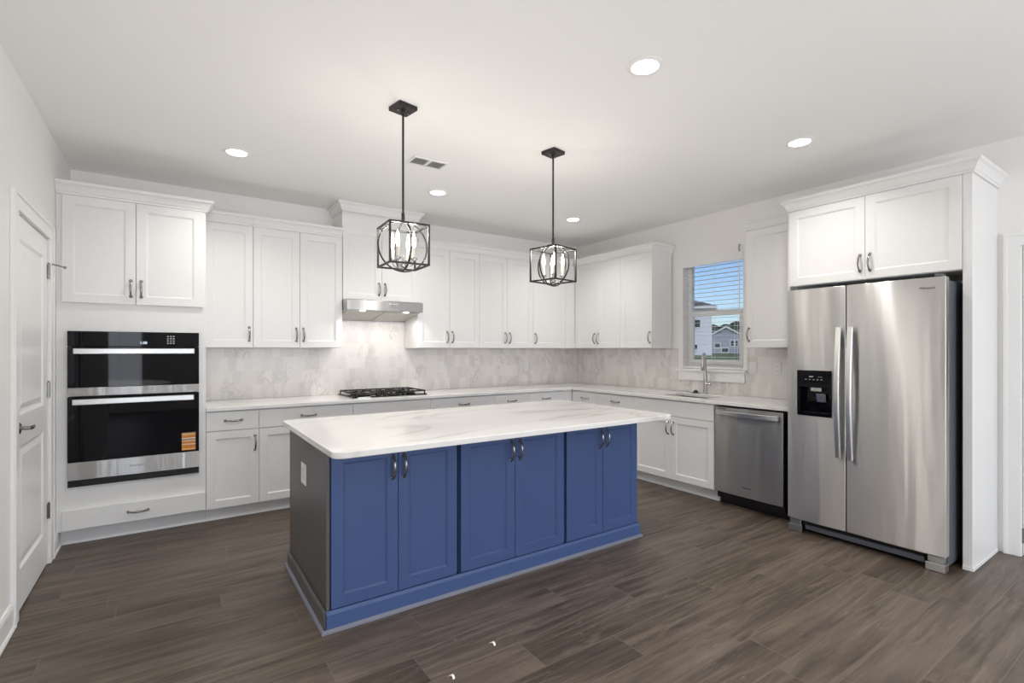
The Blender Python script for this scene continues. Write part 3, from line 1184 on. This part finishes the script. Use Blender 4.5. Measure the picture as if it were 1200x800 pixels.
def fridge_door(x0, x1, hole=None):
    z0, z1 = .098, 1.818
    mb = MB()
    bow = lambda x: .011 * (2 * (x - x0) / (x1 - x0) - 1) ** 2
    n = 16
    if hole is None:
        poly = [(x0 + (x1 - x0) * i / n, bow(x0 + (x1 - x0) * i / n)) for i in range(n + 1)] + [(x1, .074), (x0, .074)]
        mb.prism(poly, z0, z1, 'z')
    else:
        a_, b_, c_, d_ = hole
        xs = sorted([x0 + (x1 - x0) * i / n for i in range(n + 1)] + [a_, b_])
        mb.slab(xs, [z0, c_, d_, z1], lambda i, j: not (a_ < (xs[i] + xs[i + 1]) / 2 < b_ and j == 1), 0, .074, 'y')
        mb.v = [(x, bow(x) if y == 0 else y, z) for (x, y, z) in mb.v]
        mb.box(a_, b_, .066, .074, c_, d_)
    return mb


xsplit = .3985
fdl = fridge_door(.001, xsplit - .002, (.090, .302, .895, 1.205)).build('freezer_door', M['steel'], rf, .004, 2, smooth=True)
fdr = fridge_door(xsplit + .004, fw - .001).build('fridge_door', M['steel'], rf, .004, 2, smooth=True)
MB().box(xsplit - .0015, xsplit + .0035, .016, .074, .10, 1.816).build('gasket', M['black'], rf)  # black strip added to darken the seam between the doors


def fridge_handle(xc, z0, z1, parent):
    n = 21
    vs, fs = [], []
    for i in range(n):
        s = i / (n - 1)
        z = z0 + (z1 - z0) * s
        y = -.030 - .030 * sin(pi * s)
        for (dx_, dy_) in ((-.019, .012), (-.019, .002), (-.012, -.004), (.012, -.004), (.019, .002), (.019, .012)):
            vs.append((xc + dx_, y + dy_, z))
    for i in range(n - 1):
        for k in range(6):
            fs.append((i * 6 + k, i * 6 + (k + 1) % 6, i * 6 + 6 + (k + 1) % 6, i * 6 + 6 + k))
    fs += [tuple(range(5, -1, -1)), tuple((n - 1) * 6 + k for k in range(6))]
    mb = MB().add(vs, fs)
    for z in (z0 + .012, z1 - .032):
        mb.box(xc - .014, xc + .014, -.028, -.0003, z, z + .02)
    mb.build('handle', M['steel_bar'], parent, .002, smooth=False)


fridge_handle(xsplit - .034, .612, 1.525, fdl)
fridge_handle(xsplit + .040, .607, 1.525, fdr)
dp = MB()
a_, b_, c_, d_ = .078, .314, .883, 1.217
dp.slab([a_, a_ + .016, b_ - .016, b_], [c_, c_ + .025, 1.095, d_], lambda i, j: not (i == 1 and j == 1), -.006, -.0003, 'y')
dp.box(.092, .300, .060, .0655, .897, 1.203).box(.092, .097, .0005, .06, .897, 1.1).box(.295, .30, .0005, .06, .897, 1.1).box(.097, .295, .0005, .06, .897, .902).box(
    .097, .295, -.0002, .06, 1.096, 1.203)
disp = dp.build('dispenser', M['gloss_black'], fdl, .002)
MB().box(.165, .24, .012, .058, 1.062, 1.094).build('ice_chute', M['chrome'], disp, .004)
MB().prism([(.03, 1.045), (.036, 1.045), (.05, .985), (.044, .985)], .195, .258, 'x').build('paddle', M['steel_bar'], disp, .002)
MB().box(.11, .285, .012, .055, .9025, .908).build('drip_tray', M['black_metal'], disp)
dm = MB()
for k in range(5):
    dm.box(.135 + k * .027, .147 + k * .027, -.0072, -.0061, 1.148, 1.153)
dm.prism([(.178 + .016 * cos(t_), 1.176 + .010 * sin(t_)) for t_ in [pi + i * pi / 8 for i in range(9)]], -.0072, -.0061, 'y')
dm.box(.228, .236, -.0072, -.0061, 1.168, 1.172).box(.243, .252, -.0072, -.0061, 1.168, 1.172)
dm.build('control_icons', M['mark'], disp)
MB().box(.11, fw - .11, .055, .075, .028, .088).build('toe_grille', M['black'], rf, .004)
lp = MB().box(.115, fw - .115, .040, .0545, .028, .062).build('kick_plate', M['dark_side'], rf, .003)
for x0, x1 in ((.004, .105), (fw - .105, fw - .004)):
    MB().box(x0, x1, .012, .077, .001, .052).box(x0 + .01, x1 - .01, .02, .077, .053, .094).build('foot_cover', M['steel_dark'], rf, .004)
for x in (.03, fw - .06):
    MB().box(x, x + .035, .02, .10, 1.8195, 1.838).build('hinge_cover', M['dark_side'], rf, .004)
text_mesh('Whirlpool', .019, M['logo'], rf, 'logo', (.855, -.0006, 1.752), (pi / 2, 0, 0))

# cabinet above, side panel, filler
fcab = wall_cabinet('wide white double-door cabinet above the refrigerator', 2.03, .9795, 4.07, R_RIGHT, 2, z0=1.868, z1=2.462, depth=.578, ends='', crown_z=2.465,
                    name='refrigerator_cabinet')
for c in list(fcab.children):
    if c.name.startswith('crown'):
        bpy.data.objects.remove(c)
wf = 2.03 - .9795
MB().sweep([(0, .16), (0, DT * .4), (wf + .0475, DT * .4), (wf + .0475, .578)], [(0, 0)] + [(o + .0, u) for o, u in CROWN[1:]], 2.465).build('crown_moulding', M['white'], fcab)
# side panels in the cabinet's own frame: local x = 2.03 - y, local y = x - 4.07
sp = MB().box(2.03 - .9785, 2.03 - .932, .013, XR - .001 - 4.07, .022, 2.4635).build('side_panel', M['white'], fcab, .0015)
MB().box(1.0985, 1.1055, .005, .554, .0005, .024).box(1.0515, 1.0985, .0045, .0125, .0005, .024).build('shoe_moulding', M['trim'], sp, .002)
MB().box(-.02, -.0015, .02, XR - .002 - 4.07, 1.385, 2.4635).build('filler_panel', M['white'], fcab)

# ------------------------------------------------------------------ island
IX0, IX1, IY = .628, 2.835, 2.50
IT = .8825


def island_cab(label, x0, x1, xm):
    t = thing('island_cabinet', label, 'cabinet', (x0, IY, 0))
    w = x1 - x0
    MB().box(0, w, DT + .003, .88, .001, IT).build('body', M['blue'], t)
    for (p, q, s) in ((.003, xm - x0, 'r'), (xm - x0, w - .003, 'l')):
        add_door(t, p, q, .1008, IT - .012, s, 'top', M['blue'])
    return t


island_cab('blue double-door island cabinet at the left end, next to the charcoal panel', IX0 + .012, 1.340, .988)
island_cab('blue double-door island cabinet in the middle of the three', 1.356, 2.128, 1.736)
island_cab('blue double-door island cabinet at the right end of the island', 2.144, 2.829, 2.478)
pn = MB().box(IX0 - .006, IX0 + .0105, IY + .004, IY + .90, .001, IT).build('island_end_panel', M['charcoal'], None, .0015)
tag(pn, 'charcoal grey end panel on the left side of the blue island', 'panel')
ib = [(0, 0), (.013, 0), (.013, .084), (.009, .092), (.004, .100), (0, .100)]
ish = [(.0132, .0005), (.027, .0005), (.026, .010), (.021, .016), (.0132, .018)]
bm_ = thing('island_base_moulding', 'blue base moulding running round the foot of the island', 'moulding')
x0, x1, y0, y1 = IX0 - .007, 2.830, IY - .001, IY + .9015
MB().sweep([(x0 - .001, y0), (x1, y0), (x1, y1)], ib, .0005).build('front_board', M['blue'], bm_, .001)
side = MB().sweep([(x0 - .001, y1), (x0 - .001, y0 - .0005)], ib, .0005).build('side_board', M['charcoal'], bm_, .001)  # left board, its shade painted into the colour like the end panel
MB().sweep([(x0, y0), (x1, y0), (x1, y1), (x0, y1)], ish, 0., True).build('shoe_moulding', M['bluegrey'], bm_)

# island countertop with rounded corners
ox0, ox1, oy0, oy1, rad = .592, 2.918, 2.245, 3.49, .05
poly = []
for (cx, cy, a0) in ((ox1 - rad, oy0 + rad, -90), (ox1 - rad, oy1 - rad, 0), (ox0 + rad, oy1 - rad, 90), (ox0 + rad, oy0 + rad, 180)):
    for k in range(9):
        an = radians(a0 + 90 * k / 8)
        poly.append((cx + rad * cos(an), cy + rad * sin(an)))
ic = MB().prism(poly, .8835, .914, 'z').build('island_countertop', M['quartz'], None, .004)
tag(ic, 'white quartz island countertop with grey veins and rounded corners', 'countertop')

# ------------------------------------------------------------------ outlets and switches


def outlet(label, loc, rz, switch=False, wide=0.):
    t = thing('light_switch' if switch else 'outlet', label, 'switch' if switch else 'outlet', loc, rz)
    MB().box(-.036 - wide, .036 + wide, -.006, -.0004, -.059, .059).build('cover_plate', M['plate'], t, .003)
    if switch:
        MB().prism([(-.0062, -.033), (-.011, -.033), (-.0072, .033), (-.0062, .033)], -.016, .016, 'x').build('rocker', M['plate'], t, .001)
    else:
        for s in (-1, 1):
            r = MB().box(-.016, .016, -.0085, -.0061, s * .021 - .014, s * .021 + .014).build('receptacle', M['plate'], t, .004)
            MB().box(-.008, -.005, -.0092, -.0086, s * .021 - .005, s * .021 + .007).box(.005, .008, -.0092, -.0086, s * .021 - .005, s * .021 + .005).build('slot', M['slot'], r)
    return t


ybk = YB - .0102
outlet('white outlet on the tiles left of the cooktop', (.953, ybk, 1.175), 0)
outlet('white outlet on the tiles just right of the cooktop', (2.553, ybk, 1.168), 0)
outlet('white outlet on the back wall tiles, nearest the room corner', (3.763, ybk, 1.16), 0)
xrk = XR - .0102
outlet('white outlet on the window wall tiles, nearest the room corner', (xrk, 4.94, 1.165), R_RIGHT)
outlet('white outlet on the window wall tiles, left of the window sill', (xrk, 4.03, 1.175), R_RIGHT)
outlet('white switch on the tiles directly right of the window', (xrk, 2.655, 1.19), R_RIGHT, True)
outlet('white outlet on the tiles beside the refrigerator, right of the switch', (xrk, 2.42, 1.19), R_RIGHT)
outlet('white outlet on the island\'s charcoal end panel', (IX0 - .0062, 2.98, .672), R_RIGHT, wide=.024)  # the end panel is island blue, its shade painted in as grey

# ------------------------------------------------------------------ blind
bl = thing('window_blind', 'white horizontal blind with open slats in the sink window', 'blind', (XR, 0, 0))
by0, by1 = WY0 + .006, WY1 - .006
MB().box(.006, .062, by0, by1, WZ1 - .055, WZ1 - .002).build('headrail', M['blind'], bl, .002)
MB().box(-.004, .0055, by0 - .004, by1 + .004, WZ1 - .075, WZ1 + .004).build('valance', M['blind'], bl, .003)
zs_ = WZ1 - .09
nsl = 0
sl0 = MB().prism([(.010, 0), (.035, .0022), (.060, 0), (.060, .0026), (.035, .0048), (.010, .0026)], by0, by1, 'y')
sl0 = None
SLAT = None
while zs_ > WZ0 + .05:
    if SLAT is None:
        mb = MB().prism([(.014, 0), (.056, 0), (.056, .0018), (.035, .0032), (.014, .0018)], 0, 1, 'x')
        mb.v = [(p[1], by0 + (by1 - by0) * p[0], p[2]) for p in mb.v]
        o = mb.build('slat', M['blind'], bl)
        SLAT = o.data
    else:
        o = bpy.data.objects.new('slat', SLAT)
        o.parent = bl
        COL.objects.link(o)
    o.location = (0, 0, zs_)
    zs_ -= .0455
MB().box(.010, .060, by0, by1, WZ0 + .004, WZ0 + .022).build('bottom_rail', M['blind'], bl, .003)
for y in (by0 + .09, (by0 + by1) / 2, by1 - .09):
    MB().box(.0082, .0092, y - .001, y + .001, WZ0 + .022, WZ1 - .056).box(.0608, .0618, y - .001, y + .001, WZ0 + .022, WZ1 - .056).build('ladder_cord', M['blind'], bl)
MB().tube([(-.006, by0 + .03, WZ1 - .10), (-.008, by0 + .03, WZ1 - .60)], .004, 8).build('tilt_wand', M['blind'], bl)
hk = MB().tube([(XR - .001, 2.79, 2.405), (XR - .026, 2.79, 2.405), (XR - .028, 2.79, 2.345), (XR - .012, 2.79, 2.342)], .005, 8).build('metal_hook', M['nickel'], smooth=True)
tag(hk, 'small grey metal hook on the wall at the window\'s upper right corner', 'hook')

# ------------------------------------------------------------------ ceiling fixtures


def recessed(label, x, y):
    t = thing('recessed_light', label, 'ceiling light', (x, y, ZC))
    MB().lathe([(.087, -.0004), (.089, -.004), (.082, -.008), (.068, -.009), (.0625, -.0005)], N=40).build('trim_ring', M['trim'], t, smooth=True)
    MB().lathe([(.062, -.001), (.060, -.0075), (.03, -.010), (.002, -.0105)], N=36).build('lens', M['lens'], t, smooth=True)
    lamp('recessed_lamp', 'AREA', (0, 0, -.014), W_RECESSED, (1, .965, .92), (0, 0, 0), t, shape='DISK', size=.12, spread=radians(128))
    return t


recessed('recessed ceiling light at the far left, above the wall cabinets by the oven', .391, 4.06)
recessed('recessed ceiling light in the far row, between the two pendants', 1.981, 4.075)
recessed('recessed ceiling light in the far row, near the corner right of the pendants', 3.607, 4.09)
recessed('largest recessed ceiling light, nearest the top of the picture', 1.952, 1.676)
recessed('recessed ceiling light in front of the refrigerator cabinet', 3.535, 1.694)
for (x, y) in ((.391, 1.68), (.391, -.9), (1.96, -.9), (3.54, -.9), (-1.8, -.9), (.391, -3.3), (1.96, -3.3), (3.54, -3.3)):  # unseen lights added to brighten the rest of the room
    recessed('recessed ceiling light behind the camera', x, y)['group'] = 'recessed lights behind the camera'

vt = thing('ceiling_vent', 'white two-section air vent on the ceiling between the pendants', 'vent', (1.605, 3.475, ZC))
MB().slab([-.14, -.122, -.012, .012, .122, .14], [-.075, -.058, .058, .075], lambda i, j: not (i in (1, 3) and j == 1), -.008, -.0004).build('frame', M['plate'], vt, .002)
MB().box(-.122, .122, -.058, .058, -.0022, -.0005).build('backing', M['slot'], vt)
for xa in (-.119, .015):
    for k in range(7):
        y = -.05 + k * .0165
        MB().prism([(y, -.0075), (y + .010, -.0028), (y + .011, -.0032), (y + .001, -.0079)], xa, xa + .104, 'x').build('louvre', M['slot'], vt)


def pendant(label, x, y, rot, canrot):
    t = thing('pendant_light', label, 'pendant light', (x, y, ZC), rot, 'cage pendants over the island')
    cr = canrot - rot
    can = MB().box(-.06, .06, -.06, .06, -.024, -.0005).build('canopy', M['black_metal'], t, .003)
    can.rotation_euler = (0, 0, cr)
    for s in (-1, 1):
        MB().lathe([(.006, -.0245), (.006, -.030), (.003, -.033)], (s * .034, 0, 0), 'z', 10).build('screw', M['nickel'], can, smooth=True)
    zc = -.815
    hs, br = .114, .005
    RR = .146
    MB().tube([(0, 0, -.024), (0, 0, zc + RR)], .0062, 12).lathe([(.011, -.024), (.011, -.036), (.006, -.042)], N=14).lathe(
        [(.006, zc + RR + .05), (.010, zc + RR + .045), (.010, zc + RR + .006), (.006, zc + RR + .003)], N=14).build('rod', M['black_metal'], t, smooth=True)
    cg = MB()
    for s in (-1, 1):
        for q in (-1, 1):
            cg.box(-hs - br, hs + br, s * hs - br, s * hs + br, zc + q * hs - br, zc + q * hs + br)
            cg.box(s * hs - br, s * hs + br, -hs + br, hs - br, zc + q * hs - br, zc + q * hs + br)
            cg.box(s * hs - br, s * hs + br, q * hs - br, q * hs + br, zc - hs + br, zc + hs - br)
    cg.build('cage', M['black_metal'], t)
    for a in (0, pi / 2):
        r0 = RR if a == 0 else RR - .007
        pts = [(r0 * cos(u) * cos(a), r0 * cos(u) * sin(a), zc + r0 * sin(u)) for u in [2 * pi * k / 56 for k in range(56)]]
        MB().tube(pts, .0046, 8, 1.3, closed=True, side=None if False else (sin(a), -cos(a), 0) and None).build('ring', M['black_metal'], t, smooth=True)
    MB().lathe([(.002, zc - .140), (.008, zc - .136), (.008, zc - .125), (.018, zc - .118), (.020, zc - .105), (.008, zc - .098), (.007, zc - .06), (.003, zc - .05)], N=16).build('hub', M['chrome'], t, smooth=True)
    for k in range(4):
        an = pi / 4 + k * pi / 2
        cx, cy = .068 * cos(an), .068 * sin(an)
        arm = MB().tube([(0, 0, zc - .112), (cx * .4, cy * .4, zc - .122), (cx * .85, cy * .85, zc - .112), (cx, cy, zc - .085)], .0038, 8)
        arm.lathe([(.004, zc - .088), (.019, zc - .080), (.021, zc - .072), (.012, zc - .070), (.010, zc - .066)], (cx, cy, 0), 'z', 16)
        arm.build('arm', M['chrome'], t, smooth=True)
        cs = MB().lathe([(.0105, zc - .0655), (.0105, zc - .012), (.008, zc - .010)], (cx, cy, 0), 'z', 14).build('candle_sleeve', M['candle'], t, smooth=True)
        MB().lathe([(.007, zc - .0098), (.008, zc - .004), (.0115, zc + .016), (.012, zc + .026), (.0095, zc + .048), (.005, zc + .070), (.0015, zc + .084)], (cx, cy, 0), 'z', 16).build(
            'bulb', M['bulb'], cs, smooth=True)
        lamp('bulb_lamp', 'POINT', (cx, cy, zc + .095), W_BULB, (1, .93, .82), (0, 0, 0), t, shadow_soft_size=.012)
    return t


pendant('black cage pendant hanging over the left half of the island', 1.118, 2.757, radians(-3), radians(11))
pendant('black cage pendant hanging over the right half of the island', 2.254, 2.772, radians(12), radians(11))

# ------------------------------------------------------------------ scraps on the floor


def scrap(label, x, y, rz, L):
    mb = MB()
    n = 6
    vs, fs = [], []
    for i in range(n):
        s = i / (n - 1)
        z = .001 + .007 * sin(pi * s)
        c_ = .006 * sin(pi * s)
        for w_, zz in ((-.006, z), (.006, z), (.006, z + .0015), (-.006, z + .0015)):
            vs.append((L * (s - .5), w_ + c_, zz))
    for i in range(n - 1):
        for k in range(4):
            fs.append((i * 4 + k, i * 4 + (k + 1) % 4, i * 4 + 4 + (k + 1) % 4, i * 4 + 4 + k))
    fs += [(3, 2, 1, 0), tuple((n - 1) * 4 + k for k in range(4))]
    o = mb.add(vs, fs).build('paper_scrap', M['paper'], loc=(x, y, 0))
    o.rotation_euler = (0, 0, rz)
    tag(o, label, 'scrap')


def floor_pt(u, v):
    a = (u - 600) / F_PX
    t = EYE / ((v - HORIZON) / F_PX)
    return ((sin(YAW) + a * cos(YAW)) * t, (cos(YAW) - a * sin(YAW)) * t)


p = floor_pt(577, 755)
scrap('curled white scrap on the floor in front of the island\'s middle', p[0], p[1], radians(-75), .032)
p = floor_pt(529, 794)
scrap('straight white scrap on the floor at the picture\'s bottom edge', p[0], p[1], radians(-72), .03)

# ------------------------------------------------------------------ outdoors, beyond the sink window
GZ = .85
tr = []
nx, ny = 24, 20
vs, fs = [], []
for i in range(nx + 1):
    x = XR + T + .6 + (130 - XR) * (i / nx) ** 2
    for j in range(ny + 1):
        y = -40 + 140 * j / ny
        d = x - XR
        z = -.35 + (GZ + .35) * min(1, max(0, (d - 1.5) / 7)) ** 1.0
        vs.append((x, y, z))
for i in range(nx):
    for j in range(ny):
        k = i * (ny + 1) + j
        fs.append((k, k + 1, k + ny + 2, k + ny + 1))
struct('ground_lawn', MB().add(vs, fs), M['lawn'])


def polar(u, depth, z=0.):
    lat = (u - 600) / F_PX * depth
    return Vector((sin(YAW) * depth + cos(YAW) * lat, cos(YAW) * depth - sin(YAW) * lat, z))


def zpix(v, depth):
    return EYE + (HORIZON - v) / F_PX * depth


def house(label, u_right, depth, width, deep, v_eave, v_ridge, siding, yaw, hip, wins, gable=None, base=GZ):
    pr = polar(u_right, depth)
    t = thing('house', label, 'house', (pr.x, pr.y, base), yaw)
    # local: x from 0 (right corner) to -width, y into depth
    ze, zr = zpix(v_eave, depth) - base, zpix(v_ridge, depth) - base
    MB().box(-width, 0, 0, deep, 0, ze).build('walls', siding, t)
    ov = .45
    A = [(-width - ov, -ov, ze), (ov, -ov, ze), (ov, deep + ov, ze), (-width - ov, deep + ov, ze)]
    ins = deep / 2 if hip else 0
    Rg = [(-width - ov + ins, deep / 2, zr), (ov - ins, deep / 2, zr)]
    r = MB().add(A + Rg, [(0, 1, 5, 4), (1, 2, 5), (2, 3, 4, 5), (3, 0, 4), (3, 2, 1, 0)])
    r.build('roof', M['roof'], t)
    MB().slab([-width - ov, -width - ov + .06, ov - .06, ov], [-ov, -ov + .06, deep + ov - .06, deep + ov], lambda i, j: not (i == 1 and j == 1), ze - .22, ze - .01).build('fascia', M['house_trim'], t)
    fy_ = -1.6 if gable else 0.
    for (x0, x1, z0, z1) in wins:
        f = MB().slab([x0 - .1, x0, x1, x1 + .1], [z0 - .1, z0, z1, z1 + .1], lambda i, j: not (i == 1 and j == 1), fy_ - .06, fy_ - .001, 'y').build('window_frame', M['house_trim'], t)
        MB().box(x0, x1, fy_ - .03, fy_ - .001, z0, z1).build('pane', M['house_glass'], f)
    if gable:
        gx0, gx1, gz = gable
        gp = MB().prism([(gx0, 0), (gx1, 0), (gx1, ze), ((gx0 + gx1) / 2, gz), (gx0, ze)], -1.6, -.1, 'y')
        gp.build('gable_wing', siding, t)
        xm = (gx0 + gx1) / 2
        sl_ = (gz - ze) / (xm - gx0)
        rp = [(gx0 - .5, ze - .5 * sl_), (xm, gz), (gx1 + .5, ze - .5 * sl_), (gx1 + .5, ze - .5 * sl_ + .22), (xm, gz + .25), (gx0 - .5, ze - .5 * sl_ + .22)]
        MB().prism(rp, -1.95, 3.5, 'y').build('gable_roof', M['house_trim'], t)
    return t


vy = math.atan2(polar(830, 1).x, polar(830, 1).y)
house('white two-storey house with dark hip roof, seen through the sink window\'s left half', 834, 44, 12, 10, 358.5, 334, M['siding_white'], -vy, True,
      [(-1.75, -.95, 2.5, 3.15), (-1.6, -1.2, .55, .95)])
house('grey house with a white-edged gable, seen low through the sink window', 905, 72, 16, 10, 394, 385, M['siding_grey'], -vy, False,
      [(-7.75, -7.0, .85, 1.45), (-6.75, -5.9, .15, .75), (-5.55, -5.15, 1.05, 1.8), (-4.95, -4.55, 1.05, 1.8)], gable=(-8.5, -3.9, zpix(383.5, 72) - GZ))

# trees far behind the houses


def tree(label, u, depth, v_top, w):
    pt = polar(u, depth)
    zt = zpix(v_top, depth) - GZ
    t = thing('tree', label, 'tree', (pt.x, pt.y, GZ))
    MB().tube([(0, 0, 0), (0, 0, zt * .5)], [.3, .2], 8).build('trunk', M['bark'], t)
    bm = bmesh.new()
    rnd = random.Random(int(u))
    for k in range(7):
        m = Matrix.Translation((rnd.uniform(-w * .5, w * .5), rnd.uniform(-w * .4, w * .4), zt * rnd.uniform(.45, .8))) @ Matrix.Scale(w * rnd.uniform(.28, .42), 4)
        bmesh.ops.create_icosphere(bm, subdivisions=3, radius=1, matrix=m)
    for v in bm.verts:
        v.co += Vector((rnd.uniform(-1, 1), rnd.uniform(-1, 1), rnd.uniform(-1, 1))) * .22
    top = max(v.co.z for v in bm.verts)
    for v in bm.verts:
        v.co.z *= zt / top
    me = bpy.data.meshes.new('crown')
    bm.to_mesh(me)
    bm.free()
    me.materials.append(M['leaf'])
    o = bpy.data.objects.new('crown', me)
    o.parent = t
    COL.objects.link(o)


tree('dark tree behind the grey house, leftmost of three', 832, 100, 380, 4)
tree('dark tree behind the grey house, middle of three', 854, 120, 376, 6)
tree('dark tree behind the grey house, rightmost and tallest of three', 880, 90, 371, 4)
